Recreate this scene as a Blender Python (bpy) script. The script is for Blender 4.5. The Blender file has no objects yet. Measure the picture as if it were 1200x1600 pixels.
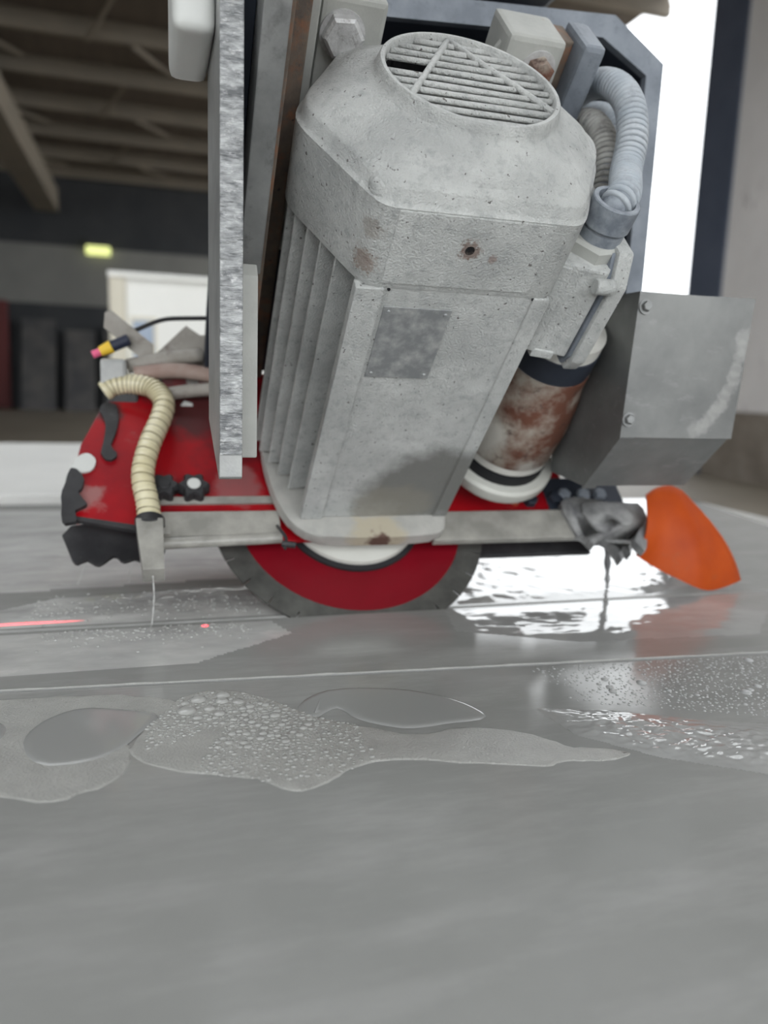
import bpy, bmesh, math, random
from math import sin, cos, pi, radians, sqrt, atan2, hypot
from mathutils import Vector, Matrix, noise
random.seed(7)
scene = bpy.context.scene
COL = scene.collection

# ------------------------------------------------------------------ camera
TH = radians(46)                                   # tilt of the cutting head
YAW, PITCH, ROLL = radians(17), radians(9.5), radians(2.0)
CAM = Vector((-0.267, -0.977, 0.310))
fw = Vector((sin(YAW)*cos(PITCH), cos(YAW)*cos(PITCH), -sin(PITCH)))
r0 = Vector((cos(YAW), -sin(YAW), 0)); d0 = fw.cross(r0)
rt = r0*cos(ROLL) - d0*sin(ROLL); dn = d0*cos(ROLL) + r0*sin(ROLL)
cam_data = bpy.data.cameras.new('camera'); cam = bpy.data.objects.new('camera', cam_data); COL.objects.link(cam)
cam.matrix_world = Matrix(((rt.x, -dn.x, -fw.x, CAM.x), (rt.y, -dn.y, -fw.y, CAM.y), (rt.z, -dn.z, -fw.z, CAM.z), (0, 0, 0, 1)))
cam_data.sensor_fit = 'VERTICAL'; cam_data.sensor_height = 32.0; cam_data.lens = 24.0
cam_data.clip_start = 0.01; cam_data.clip_end = 300
cam_data.dof.use_dof = True; cam_data.dof.focus_distance = 0.74; cam_data.dof.aperture_fstop = 2.8
scene.camera = cam

# ------------------------------------------------------------------ sky and exposure
world = bpy.data.worlds.new('sky'); scene.world = world; world.use_nodes = True
wn = world.node_tree.nodes; wl = world.node_tree.links; wn.clear()
wo = wn.new('ShaderNodeOutputWorld'); bg = wn.new('ShaderNodeBackground')
bg.inputs[0].default_value = (0.95, 0.98, 1.0, 1); bg.inputs[1].default_value = 2.8
wl.new(bg.outputs[0], wo.inputs[0])
vs = scene.view_settings; vs.view_transform = 'Standard'; vs.look = 'None'; vs.gamma = 1.0; vs.use_curve_mapping = False
vs.exposure = 0.36

def laser(loc, target, angle, power, sx=1.0):
    ld = bpy.data.lights.new('laser_beam', 'SPOT'); ld.energy = power; ld.color = (1, 0.03, 0.05); ld.spot_size = angle; ld.spot_blend = 0.6
    ld.shadow_soft_size = 0.0005
    lo = bpy.data.objects.new('laser_beam', ld); COL.objects.link(lo); lo.location = loc
    lo.rotation_euler = (Vector(target)-Vector(loc)).to_track_quat('-Z', 'Y').to_euler(); lo.scale = (sx, 1, 1)
    return lo
laser((-0.235, 0.02, 0.60), (-0.206, -0.021, 0.0), radians(0.9), 120.0)
laser((-0.455, 0.027, 0.60), (-0.455, 0.0271, 0.0), radians(0.25), 60.0, 22.0)

# ------------------------------------------------------------------ helpers
U = Vector((1, 0, 0)); V = Vector((0, sin(TH), cos(TH))); N = Vector((0, -cos(TH), sin(TH)))
def T(a, b, c): return U*a + V*b + N*c             # head frame: along the rail, up the blade plane, out of the blade plane
def Wd(x, y, z): return Vector((x, y, z))

def root(name, label, cat, loc, group=None):
    o = bpy.data.objects.new(name, None); COL.objects.link(o); o.location = loc; o.empty_display_size = 0.05
    o['label'] = label; o['category'] = cat
    if group: o['group'] = group
    return o
def origin_of(p):
    v = Vector((0, 0, 0))
    while p is not None: v = v + Vector(p.location); p = p.parent
    return v
def emit(name, bm, mat, parent=None, label=None, cat=None, group=None, kind=None, smooth=None, base=None):
    bm.normal_update()
    bmesh.ops.recalc_face_normals(bm, faces=bm.faces[:])
    off = origin_of(parent) if parent is not None else (Vector(base) if base is not None else Vector((0, 0, 0)))
    for v in bm.verts: v.co -= off
    me = bpy.data.meshes.new(name); bm.to_mesh(me); bm.free()
    if smooth is not None:
        for p in me.polygons: p.use_smooth = True
        if smooth < 3: me.set_sharp_from_angle(angle=smooth)
    me.materials.append(mat)
    o = bpy.data.objects.new(name, me); COL.objects.link(o)
    if parent is not None: o.parent = parent
    elif base is not None: o.location = base
    if label: o['label'] = label
    if cat: o['category'] = cat
    if group: o['group'] = group
    if kind: o['kind'] = kind
    return o
def NB(): return bmesh.new()
def bevel(bm, w, seg=2):
    if w > 0: bmesh.ops.bevel(bm, geom=bm.edges[:], offset=w, segments=seg, affect='EDGES', profile=0.6, clamp_overlap=True)
def hexa(bm, pts):
    vs_ = [bm.verts.new(p) for p in pts]
    for f in ((0, 1, 2, 3), (7, 6, 5, 4), (0, 4, 5, 1), (1, 5, 6, 2), (2, 6, 7, 3), (3, 7, 4, 0)): bm.faces.new([vs_[i] for i in f])
def box(F, x0, x1, y0, y1, z0, z1, bev=0.0, bm=None, seg=2):
    b2 = NB()
    hexa(b2, [F(x0, y0, z0), F(x1, y0, z0), F(x1, y1, z0), F(x0, y1, z0), F(x0, y0, z1), F(x1, y0, z1), F(x1, y1, z1), F(x0, y1, z1)])
    bevel(b2, bev, seg)
    return join(bm, b2)
def join(bm, b2):
    if bm is None: return b2
    me = bpy.data.meshes.new('tmp'); b2.to_mesh(me); b2.free(); bm.from_mesh(me); bpy.data.meshes.remove(me); return bm
def prism(F, poly, lo, hi, bev=0.0, bm=None, order='c'):
    """poly in two axes, extruded along the third; order tells which axis is extruded: 'c','a','b'"""
    b2 = NB()
    g = {'c': lambda p, h: F(p[0], p[1], h), 'a': lambda p, h: F(h, p[0], p[1]), 'b': lambda p, h: F(p[0], h, p[1])}[order]
    A = [b2.verts.new(g(p, lo)) for p in poly]; B = [b2.verts.new(g(p, hi)) for p in poly]
    n = len(poly)
    b2.faces.new(A); b2.faces.new(B[::-1])
    for i in range(n): b2.faces.new([A[i], A[(i+1) % n], B[(i+1) % n], B[i]])
    bevel(b2, bev)
    return join(bm, b2)
def loft(rings, bm=None, cap0=True, cap1=True, closed=True):
    b2 = NB(); R = [[b2.verts.new(p) for p in r] for r in rings]; n = len(R[0])
    for i in range(len(R)-1):
        for j in range(n if closed else n-1):
            b2.faces.new([R[i][j], R[i][(j+1) % n], R[i+1][(j+1) % n], R[i+1][j]])
    if cap0: b2.faces.new(R[0][::-1])
    if cap1: b2.faces.new(R[-1])
    return join(bm, b2)
def frame_of(d):
    d = d.normalized(); x = d.orthogonal().normalized(); return x, d.cross(x)
def cyl(p0, p1, r0_, r1_=None, seg=24, bm=None, phase=0, bev=0):
    r1_ = r0_ if r1_ is None else r1_; p0 = Vector(p0); p1 = Vector(p1); x, y = frame_of(p1-p0)
    rings = []
    prof = [(0, r0_), (1, r1_)] if bev == 0 else [(0, r0_-bev), (bev/(p1-p0).length, r0_), (1-bev/(p1-p0).length, r1_), (1, r1_-bev)]
    for t, r in prof:
        c = p0.lerp(p1, t); rings.append([c + (x*cos(phase+2*pi*k/seg) + y*sin(phase+2*pi*k/seg))*r for k in range(seg)])
    return loft(rings, bm)
def revolve(p, axis, prof, seg=48, bm=None, cap0=False, cap1=False, loop=False):
    """prof: list of (h, r) along axis from p"""
    x, y = frame_of(axis); ax = axis.normalized(); p = Vector(p)
    rings = [[p + ax*h + (x*cos(2*pi*k/seg) + y*sin(2*pi*k/seg))*r for k in range(seg)] for h, r in prof]
    if loop: rings.append(rings[0])
    b2 = loft(rings, None, cap0, cap1)
    if loop: bmesh.ops.remove_doubles(b2, verts=b2.verts[:], dist=1e-6)
    return join(bm, b2)
def spline(pts, n):
    pts = [Vector(p) for p in pts]; P = [2*pts[0]-pts[1]] + pts + [2*pts[-1]-pts[-2]]; out = []
    m = len(pts)-1
    for i in range(n+1):
        s = i/n*m; k = min(int(s), m-1); t = s-k; a, b, c, d = P[k:k+4]
        out.append(0.5*((2*b) + (c-a)*t + (2*a-5*b+4*c-d)*t*t + (3*b-a-3*c+d)*t**3))
    return out
def tube(path, rad, seg=16, bm=None, caps=True):
    """rad: float or function(i, arc)"""
    n = len(path); rings = []; prev = None; arc = 0
    for i in range(n):
        t = (path[min(i+1, n-1)] - path[max(i-1, 0)]).normalized()
        if prev is None: x = t.orthogonal().normalized()
        else: x = (prev - t*prev.dot(t)).normalized()
        prev = x; y = t.cross(x)
        if i: arc += (path[i]-path[i-1]).length
        r = rad(i, arc) if callable(rad) else rad
        rings.append([path[i] + (x*cos(2*pi*k/seg) + y*sin(2*pi*k/seg))*r for k in range(seg)])
    return loft(rings, bm, caps, caps)
def resample(path, step):
    out = [path[0]]; acc = 0
    for i in range(1, len(path)):
        a, b = path[i-1], path[i]; L = (b-a).length
        if L == 0: continue
        t = step-acc
        while t <= L: out.append(a.lerp(b, t/L)); t += step
        acc = (acc+L) % step
    return out
def hexhead(p, axis, r, h, bm=None, phase=0.0, domed=True):
    x, y = frame_of(axis); ax = axis.normalized(); p = Vector(p); rings = []
    for hh, rr in ((0, r), (h*0.82, r), (h, r*0.84)):
        rings.append([p + ax*hh + (x*cos(phase+pi*k/3) + y*sin(phase+pi*k/3))*rr for k in range(6)])
    return loft(rings, bm)
def grow(poly, f):
    cx = sum(p[0] for p in poly)/len(poly); cy = sum(p[1] for p in poly)/len(poly)
    return [(cx+(x-cx)*f, cy+(y-cy)*f) for x, y in poly]
def subdivide_poly(poly, n, jitter=0.0, seed=0):
    rnd = random.Random(seed); P = [Vector((x, y, 0)) for x, y in poly]; m = len(P); out = []
    for i in range(m):
        a, b, c, d = P[i-1], P[i], P[(i+1) % m], P[(i+2) % m]
        for k in range(n):
            t = k/n
            q = 0.5*((2*b) + (c-a)*t + (2*a-5*b+4*c-d)*t*t + (3*b-a-3*c+d)*t**3)
            out.append((q.x + rnd.uniform(-jitter, jitter), q.y + rnd.uniform(-jitter, jitter)))
    return out

# ------------------------------------------------------------------ materials
def mat(name, c1, c2=None, scale=25.0, rough=0.6, rough2=None, metal=0.0, bump=0.0, bscale=120.0, stretch=(1, 1, 1), contrast=(0.35, 0.65),
        spots=(), specks=None, coat=0.0, spec=0.5, bstretch=None, grain=None, trans=0.0, ior=1.45, bdist=0.002):
    m = bpy.data.materials.new(name); m.use_nodes = True; nt = m.node_tree; n = nt.nodes; l = nt.links
    bs = n['Principled BSDF']; geo = n.new('ShaderNodeNewGeometry')
    def vm(vec, s):
        q = n.new('ShaderNodeVectorMath'); q.operation = 'MULTIPLY'; l.new(vec, q.inputs[0]); q.inputs[1].default_value = s; return q.outputs[0]
    def nz(s, st=(1, 1, 1), detail=6, rgh=0.6):
        q = n.new('ShaderNodeTexNoise'); q.inputs['Scale'].default_value = s; q.inputs['Detail'].default_value = detail; q.inputs['Roughness'].default_value = rgh
        l.new(vm(geo.outputs['Position'], st), q.inputs['Vector']); return q.outputs['Fac']
    def rng(v, a, b, c=0.0, d=1.0):
        q = n.new('ShaderNodeMapRange'); l.new(v, q.inputs[0]); q.inputs[1].default_value = a; q.inputs[2].default_value = b; q.inputs[3].default_value = c; q.inputs[4].default_value = d; return q.outputs[0]
    def mix(f, a, b):
        q = n.new('ShaderNodeMix'); q.data_type = 'RGBA'; l.new(f, q.inputs[0])
        for s, v in ((6, a), (7, b)):
            if isinstance(v, tuple): q.inputs[s].default_value = (*v, 1)
            else: l.new(v, q.inputs[s])
        return q.outputs[2]
    def math_(op, a, b):
        q = n.new('ShaderNodeMath'); q.operation = op
        for i, v in ((0, a), (1, b)):
            if isinstance(v, (int, float)): q.inputs[i].default_value = v
            else: l.new(v, q.inputs[i])
        return q.outputs[0]
    base = None
    f1 = nz(scale, stretch)
    if c2 is not None: base = mix(rng(f1, *contrast), c1, c2)
    else: base = mix(rng(f1, 0, 1), c1, c1)
    if grain:
        gc, gs, gst, lo, hi = grain
        base = mix(rng(nz(gs, gst, 8, 0.7), lo, hi), base, gc)
    if specks:
        sc, ss, th = specks
        base = mix(rng(nz(ss, (1, 1, 1), 3, 0.5), th, th+0.04), base, sc)
    for cen, rad, colr, amt, nscale in spots:
        q = n.new('ShaderNodeVectorMath'); q.operation = 'SUBTRACT'; l.new(geo.outputs['Position'], q.inputs[0]); q.inputs[1].default_value = cen
        q2 = n.new('ShaderNodeVectorMath'); q2.operation = 'LENGTH'; l.new(q.outputs[0], q2.inputs[0])
        d = math_('DIVIDE', q2.outputs['Value'], rad)
        d = math_('ADD', d, math_('MULTIPLY', math_('SUBTRACT', nz(nscale, (1, 1, 1), 5), 0.5), 1.8))
        base = mix(rng(d, 1.0, 0.6, 0.0, amt), base, colr)
    l.new(base, bs.inputs['Base Color'])
    if rough2 is not None: l.new(rng(nz(scale*0.7+3), 0.3, 0.7, rough, rough2), bs.inputs['Roughness'])
    else: bs.inputs['Roughness'].default_value = rough
    bs.inputs['Metallic'].default_value = metal; bs.inputs['IOR'].default_value = ior
    bs.inputs['Specular IOR Level'].default_value = spec; bs.inputs['Coat Weight'].default_value = coat; bs.inputs['Coat Roughness'].default_value = 0.08
    bs.inputs['Transmission Weight'].default_value = trans
    if bump > 0:
        bp = n.new('ShaderNodeBump'); bp.inputs['Strength'].default_value = bump; bp.inputs['Distance'].default_value = bdist
        l.new(nz(bscale, bstretch or (1, 1, 1), 5, 0.6), bp.inputs['Height']); l.new(bp.outputs[0], bs.inputs['Normal'])
    return m
def emis(name, c, s):
    m = bpy.data.materials.new(name); m.use_nodes = True; b = m.node_tree.nodes['Principled BSDF']
    b.inputs['Base Color'].default_value = (*c, 1); b.inputs['Emission Color'].default_value = (*c, 1); b.inputs['Emission Strength'].default_value = s; return m

RUST = (0.20, 0.085, 0.04); DARK = (0.05, 0.052, 0.055)
mtp = lambda *p: tuple(T(*p))
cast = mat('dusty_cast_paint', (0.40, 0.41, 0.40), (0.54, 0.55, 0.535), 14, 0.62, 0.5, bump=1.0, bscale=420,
           grain=((0.27, 0.28, 0.28), 85, (1, 1, 1), 0.50, 0.80), specks=((0.13, 0.12, 0.115), 190, 0.675),
           spots=[(mtp(0.029, 0.119, 0.497), 0.013, (0.15, 0.085, 0.06), 0.75, 240), (mtp(-0.066, 0.13, 0.47), 0.016, (0.20, 0.11, 0.065), 0.55, 260),
                  (mtp(-0.066, 0.13, 0.505), 0.014, (0.20, 0.15, 0.11), 0.45, 260), (mtp(0.055, 0.119, 0.49), 0.006, (0.20, 0.12, 0.09), 0.6, 240),
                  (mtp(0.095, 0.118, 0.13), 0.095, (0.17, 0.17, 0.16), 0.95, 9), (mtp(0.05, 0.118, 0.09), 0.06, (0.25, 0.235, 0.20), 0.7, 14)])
flange_m = mat('scuffed_cast_flange', (0.32, 0.32, 0.30), (0.42, 0.41, 0.385), 24, 0.6, bump=0.4, bscale=160,
           spots=[(mtp(0.03, 0.085, 0.05), 0.05, (0.42, 0.37, 0.27), 0.8, 30), (mtp(0.035, 0.08, 0.045), 0.022, (0.09, 0.045, 0.035), 0.95, 90)])
plate_m = mat('galvanised_plate', (0.30, 0.305, 0.30), (0.42, 0.425, 0.415), 14, 0.5, 0.38, metal=0.35, bump=0.2, bscale=200, grain=((0.30, 0.31, 0.32), 60, (1, 1, 0.4), 0.55, 0.8))
flangeplate_m = mat('dull_zinc_plate', (0.20, 0.205, 0.205), (0.34, 0.345, 0.34), 12, 0.5, 0.4, metal=0.35, bump=0.3, bscale=160, grain=((0.12, 0.12, 0.12), 40, (1, 1, 0.5), 0.52, 0.75))
edge_m = mat('flame_cut_edge', (0.13, 0.135, 0.14), (0.40, 0.41, 0.41), 62, 0.42, 0.3, metal=0.5, bump=0.9, bscale=70, stretch=(0.9, 0.9, 2.8), bstretch=(0.8, 0.8, 3.2), contrast=(0.36, 0.66), bdist=0.003, grain=((0.60, 0.60, 0.60), 110, (1, 1, 2), 0.54, 0.75))
rust_m = mat('rusted_bar', (0.10, 0.085, 0.075), (0.20, 0.155, 0.12), 22, 0.8, bump=0.4, bscale=180, grain=((0.26, 0.12, 0.065), 35, (1, 1, 0.7), 0.5, 0.7), specks=((0.05, 0.045, 0.043), 120, 0.70))
dark_m = mat('dark_blue_steel', (0.016, 0.021, 0.033), (0.025, 0.031, 0.045), 12, 0.55, bump=0.1)
rim_m = mat('grey_blue_rim', (0.15, 0.17, 0.20), (0.23, 0.255, 0.29), 18, 0.55, metal=0.1, bump=0.25, bscale=220, grain=((0.10, 0.115, 0.135), 80, (1, 1, 1), 0.55, 0.8))
block_m = mat('beige_grey_paint', (0.35, 0.355, 0.335), (0.42, 0.425, 0.40), 18, 0.6, bump=0.3, bscale=150, specks=((0.35, 0.26, 0.18), 70, 0.72))
bolt_m = mat('dusty_bolt', (0.42, 0.42, 0.42), (0.60, 0.60, 0.60), 60, 0.5, metal=0.3, bump=0.6, bscale=200, grain=((0.16, 0.14, 0.13), 90, (1, 1, 1), 0.55, 0.75))
conduit_m = mat('grey_conduit', (0.34, 0.38, 0.42), (0.46, 0.49, 0.52), 30, 0.6, bump=0.2, bscale=200, grain=((0.22, 0.24, 0.27), 60, (1, 1, 1), 0.5, 0.75))
oldcond_m = mat('worn_conduit', (0.28, 0.27, 0.25), (0.40, 0.40, 0.38), 50, 0.65, grain=((0.14, 0.14, 0.14), 60, (1, 1, 1), 0.5, 0.7))
gland_m = mat('blue_grey_gland', (0.15, 0.17, 0.20), (0.32, 0.35, 0.38), 45, 0.55, bump=0.4, bscale=150, contrast=(0.4, 0.7))
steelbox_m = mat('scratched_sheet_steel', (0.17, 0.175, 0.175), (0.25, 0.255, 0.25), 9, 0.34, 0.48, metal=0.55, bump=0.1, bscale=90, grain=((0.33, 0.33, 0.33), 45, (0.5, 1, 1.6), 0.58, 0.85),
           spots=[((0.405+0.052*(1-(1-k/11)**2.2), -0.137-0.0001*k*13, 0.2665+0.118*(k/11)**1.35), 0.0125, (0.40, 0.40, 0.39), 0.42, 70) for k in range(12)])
spindle_m = mat('pale_spindle', (0.55, 0.54, 0.50), (0.66, 0.65, 0.61), 20, 0.55, bump=0.3)
rustring_m = mat('rusted_spindle_ring', (0.36, 0.32, 0.27), (0.13, 0.05, 0.03), 20, 0.75, bump=0.6, bscale=90, contrast=(0.36, 0.56), grain=((0.06, 0.03, 0.025), 50, (1, 1, 1), 0.55, 0.7), spots=[(mtp(0.178, 0.19, 0.17), 0.05, (0.55, 0.53, 0.48), 0.95, 14), (mtp(0.24, 0.13, 0.13), 0.03, (0.50, 0.48, 0.44), 0.8, 25)])
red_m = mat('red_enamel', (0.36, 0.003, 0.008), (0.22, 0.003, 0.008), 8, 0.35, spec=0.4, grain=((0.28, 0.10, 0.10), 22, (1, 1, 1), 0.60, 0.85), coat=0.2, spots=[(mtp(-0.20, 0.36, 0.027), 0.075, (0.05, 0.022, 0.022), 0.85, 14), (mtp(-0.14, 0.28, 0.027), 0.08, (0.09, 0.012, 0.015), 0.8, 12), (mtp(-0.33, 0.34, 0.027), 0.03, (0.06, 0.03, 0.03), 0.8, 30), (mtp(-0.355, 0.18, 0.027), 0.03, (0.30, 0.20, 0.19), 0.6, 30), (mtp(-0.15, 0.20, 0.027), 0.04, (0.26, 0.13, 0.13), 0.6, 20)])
bladered_m = mat('blade_red', (0.18, 0.003, 0.010), (0.14, 0.003, 0.008), 8, 0.4, spec=0.35)
bladerim_m = mat('blade_rim', (0.085, 0.085, 0.08), (0.14, 0.14, 0.13), 30, 0.4, metal=0.5)
white_m = mat('pale_flange', (0.50, 0.50, 0.46), (0.56, 0.56, 0.52), 10, 0.4)
black_m = mat('black_rubber', (0.018, 0.018, 0.02), (0.035, 0.035, 0.037), 30, 0.5, grain=((0.20, 0.19, 0.18), 40, (1, 1, 1), 0.62, 0.8))
mudbar_m = mat('slurry_coated_bar', (0.22, 0.215, 0.195), (0.34, 0.33, 0.30), 24, 0.4, bump=0.4, bscale=90, coat=0.3)
hose_m = mat('cream_hose', (0.62, 0.56, 0.36), (0.70, 0.65, 0.46), 25, 0.3, coat=0.4, grain=((0.42, 0.36, 0.20), 30, (1, 1, 1), 0.62, 0.85))
wire_m = mat('dark_spiral_wire', (0.16, 0.13, 0.07), None, 10, 0.5)
orange_m = mat('orange_rubber', (0.42, 0.060, 0.003), (0.34, 0.042, 0.003), 12, 0.5, spec=0.25, grain=((0.30, 0.10, 0.045), 22, (1, 1, 1), 0.60, 0.8), bump=0.3, bscale=60)
mud_m = mat('grey_slurry_mud', (0.26, 0.26, 0.255), (0.12, 0.12, 0.125), 34, 0.55, bump=0.6, bscale=90)
name_m = mat('zinc_nameplate', (0.24, 0.25, 0.255), (0.42, 0.425, 0.42), 70, 0.4, metal=0.3, contrast=(0.4, 0.7), grain=((0.50, 0.50, 0.49), 70, (1, 1, 1), 0.6, 0.8))
arm_m = mat('grimy_arm', (0.27, 0.25, 0.22), (0.38, 0.36, 0.33), 22, 0.6, bump=0.2, grain=((0.13, 0.10, 0.09), 40, (1, 1, 1), 0.55, 0.75))
plastic_m = mat('pale_plastic', (0.60, 0.61, 0.59), (0.55, 0.56, 0.54), 8, 0.45)
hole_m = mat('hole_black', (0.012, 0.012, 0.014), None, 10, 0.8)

slab_m = mat('wet_grey_stone', (0.295, 0.298, 0.288), (0.335, 0.338, 0.327), 5, 0.10, 0.20, bump=0.05, bscale=30, grain=((0.41, 0.41, 0.40), 13, (0.4, 1.7, 1), 0.47, 0.80), spec=0.5)
film_m = mat('milky_foam_film', (0.40, 0.40, 0.38), (0.47, 0.47, 0.445), 40, 0.30, bump=0.7, bscale=380, bdist=0.003)
puddle_m = mat('smooth_slurry', (0.33, 0.333, 0.325), None, 6, 0.12, bump=0.03, bscale=40)
bubble_m = mat('foam_bubble', (0.42, 0.422, 0.405), None, 6, 0.12, spec=0.5)
drop_m = mat('clear_drop', (0.42, 0.425, 0.42), None, 6, 0.04, spec=0.8)
water_m = mat('rippled_slurry_water', (0.37, 0.373, 0.365), (0.43, 0.43, 0.42), 8, 0.06, spec=0.8)
milkyglare_m = mat('milky_water_pale_reflection', (0.44, 0.44, 0.43), (0.62, 0.62, 0.60), 9, 0.08, spec=0.7, stretch=(0.6, 1.5, 1), grain=((0.70, 0.70, 0.68), 30, (0.7, 1.4, 1), 0.55, 0.8))  # pale tone is milky water plus the white background's reflection painted in
table_m = mat('wet_table_bed', (0.42, 0.42, 0.40), (0.52, 0.52, 0.50), 5, 0.3)
whiteslab_m = mat('white_stone', (0.80, 0.80, 0.78), (0.72, 0.72, 0.70), 3, 0.35)
floor_m = mat('brown_wet_floor', (0.16, 0.135, 0.105), (0.22, 0.19, 0.15), 0.8, 0.6)
roof_m = mat('brown_roof_sheet', (0.13, 0.107, 0.085), (0.10, 0.083, 0.066), 0.9, 0.8, stretch=(6, 0.4, 1))
steelbeam_m = mat('tan_steel_beam', (0.24, 0.205, 0.16), (0.20, 0.175, 0.14), 1.2, 0.7)
wallgrey_m = mat('grey_plaster_band', (0.22, 0.22, 0.205), (0.18, 0.18, 0.17), 0.6, 0.9)
walldark_m = mat('dark_cladding', (0.035, 0.038, 0.042), (0.05, 0.052, 0.055), 0.7, 0.9)
concrete_m = mat('stained_concrete', (0.76, 0.74, 0.73), (0.84, 0.82, 0.81), 0.9, 0.9, grain=((0.28, 0.26, 0.26), 2.2, (1, 1, 0.35), 0.60, 0.72))
jamb_m = mat('blue_steel_jamb', (0.085, 0.105, 0.15), (0.11, 0.13, 0.18), 1.5, 0.6)
crate_m = mat('brown_timber', (0.20, 0.17, 0.14), (0.28, 0.245, 0.21), 3, 0.8)
cabin_m = mat('white_cabin_sheet', (0.90, 0.90, 0.86), (0.86, 0.86, 0.82), 1.2, 0.5)
cabinpost_m = mat('cream_post', (0.70, 0.66, 0.55), None, 2, 0.6)
glass_m = mat('blue_pane', (0.30, 0.37, 0.48), None, 2, 0.1)
darkobj_m = mat('dark_stone', (0.05, 0.05, 0.055), (0.10, 0.095, 0.09), 1.4, 0.6)
reddoor_m = mat('dull_red_paint', (0.10, 0.015, 0.015), None, 2, 0.6)
lamp_m = emis('yellow_lamp', (0.75, 0.80, 0.30), 0.9)
wiring = mat('black_cable', (0.02, 0.02, 0.022), None, 4, 0.5)
yellow_m = mat('yellow_sleeve', (0.80, 0.52, 0.04), None, 4, 0.5)
pink_m = mat('pink_plug', (0.75, 0.12, 0.25), None, 4, 0.5)
navy_m = mat('navy_grip', (0.015, 0.02, 0.045), None, 4, 0.5)

# ================================================================== the hall
def struct(name, bm, m, label, cat=None, parent=None):
    return emit(name, bm, m, parent, label=label, kind='structure' if parent is None else None)
XL, XR, YF, YB, ZF, ZR = -16.0, 8.0, -9.0, 27.0, -0.92, 6.75
struct('floor', box(Wd, XL, 30, -20, 60, ZF-0.2, ZF), floor_m, 'brown wet concrete floor of the hall')
b = box(Wd, XL, XR, YF, 0.8, ZR, ZR+0.12); box(Wd, XL, XR, 4.8, YB, ZR, ZR+0.12, bm=b); box(Wd, XL, -7.0, 0.8, 4.8, ZR, ZR+0.12, bm=b); box(Wd, 7.2, XR, 0.8, 4.8, ZR, ZR+0.12, bm=b)  # unseen roof opening added to brighten cabin, white slab, motor and right wall
ceil = struct('ceiling', b, roof_m, 'brown sheet roof over the stone hall with an unseen bay opened to add light')
k = 0
y = -6.85
while y < YB:                                     # purlins, truss bars
    b = box(Wd, XL, XR, y-0.07, y+0.07, ZR-0.34, ZR-0.14); box(Wd, XL, XR, y-0.02, y+0.02, ZR-0.14, ZR, bm=b)
    emit('purlin', b, steelbeam_m, ceil); y += 2.23
for x in (-12.5, -9.5, -6.5, -3.5, -0.5, 2.5, 5.5):
    b = NB(); yy = -6.85; s = 0
    while yy < YB-2.3:
        za, zb = (ZR-0.36, ZR-0.02) if s % 2 == 0 else (ZR-0.02, ZR-0.36)
        cyl((x, yy, za), (x+(0.8 if s % 2 == 0 else -0.8), yy+2.23, zb), 0.05, seg=6, bm=b); yy += 2.23; s += 1
    emit('truss_brace', b, steelbeam_m, ceil)
b = box(Wd, -3.62, -2.95, 7.0, 26.2, 5.25, 5.93)
emit('crane_runway_beam', b, steelbeam_m, ceil)
wb = struct('wall_back', box(Wd, XL, 12.0, YB, YB+0.3, ZF, ZR), walldark_m, 'dark rear wall with a grey plaster band')
emit('plaster_band', box(Wd, XL, 12.0, YB-0.05, YB, 2.5, 4.35), wallgrey_m, wb)
struct('wall_left', box(Wd, XL-0.3, XL, YF, YB, ZF, ZR), walldark_m, 'dark side wall of the hall')
wr = struct('wall_right', box(Wd, XR, XR+0.5, YF, 9.05, ZF+1.0, ZR), concrete_m, 'stained pale concrete wall beside the bright gateway')
emit('plinth', box(Wd, XR-0.06, XR+0.5, YF, 9.05, ZF, ZF+1.0), crate_m, wr)
struct('door_1', box(Wd, XR-0.03, XR+0.53, 9.05, 9.82, ZF, ZR), jamb_m, 'dark blue steel jamb at the edge of the gateway')

# ------------------------------------------------------------------ far things
t = root('portable_cabin', 'bright white box-shaped cabin standing behind the saw in the hall', 'cabin', (0.6, 8.8, ZF))
emit('cabin_body', box(Wd, -0.51, 1.72, 8.0, 9.7, ZF+0.1, 1.33, 0.015), cabin_m, t)
emit('corner_post', box(Wd, -0.68, -0.51, 7.97, 8.14, ZF, 1.36, 0.015), cabinpost_m, t)
emit('roof_edge', box(Wd, -0.69, 1.78, 7.95, 9.7, 1.33, 1.39, 0.01), cabin_m, t)
w = emit('window', box(Wd, -0.47, -0.20, 7.98, 8.0, 0.45, 0.93), cabinpost_m, t)
emit('pane', box(Wd, -0.44, -0.23, 7.97, 7.98, 0.49, 0.89), glass_m, w)
t = root('exit_lamp', 'glowing yellow lamp high on the dark rear wall', 'lamp', (-1.86, 26.8, 4.3))
emit('lamp_body', box(Wd, -2.2, -1.5, 26.78, 26.95, 4.40, 4.62, 0.02), walldark_m, t)
emit('diffuser', box(Wd, -2.22, -1.48, 26.72, 26.95, 4.13, 4.40, 0.03), lamp_m, t)
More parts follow.
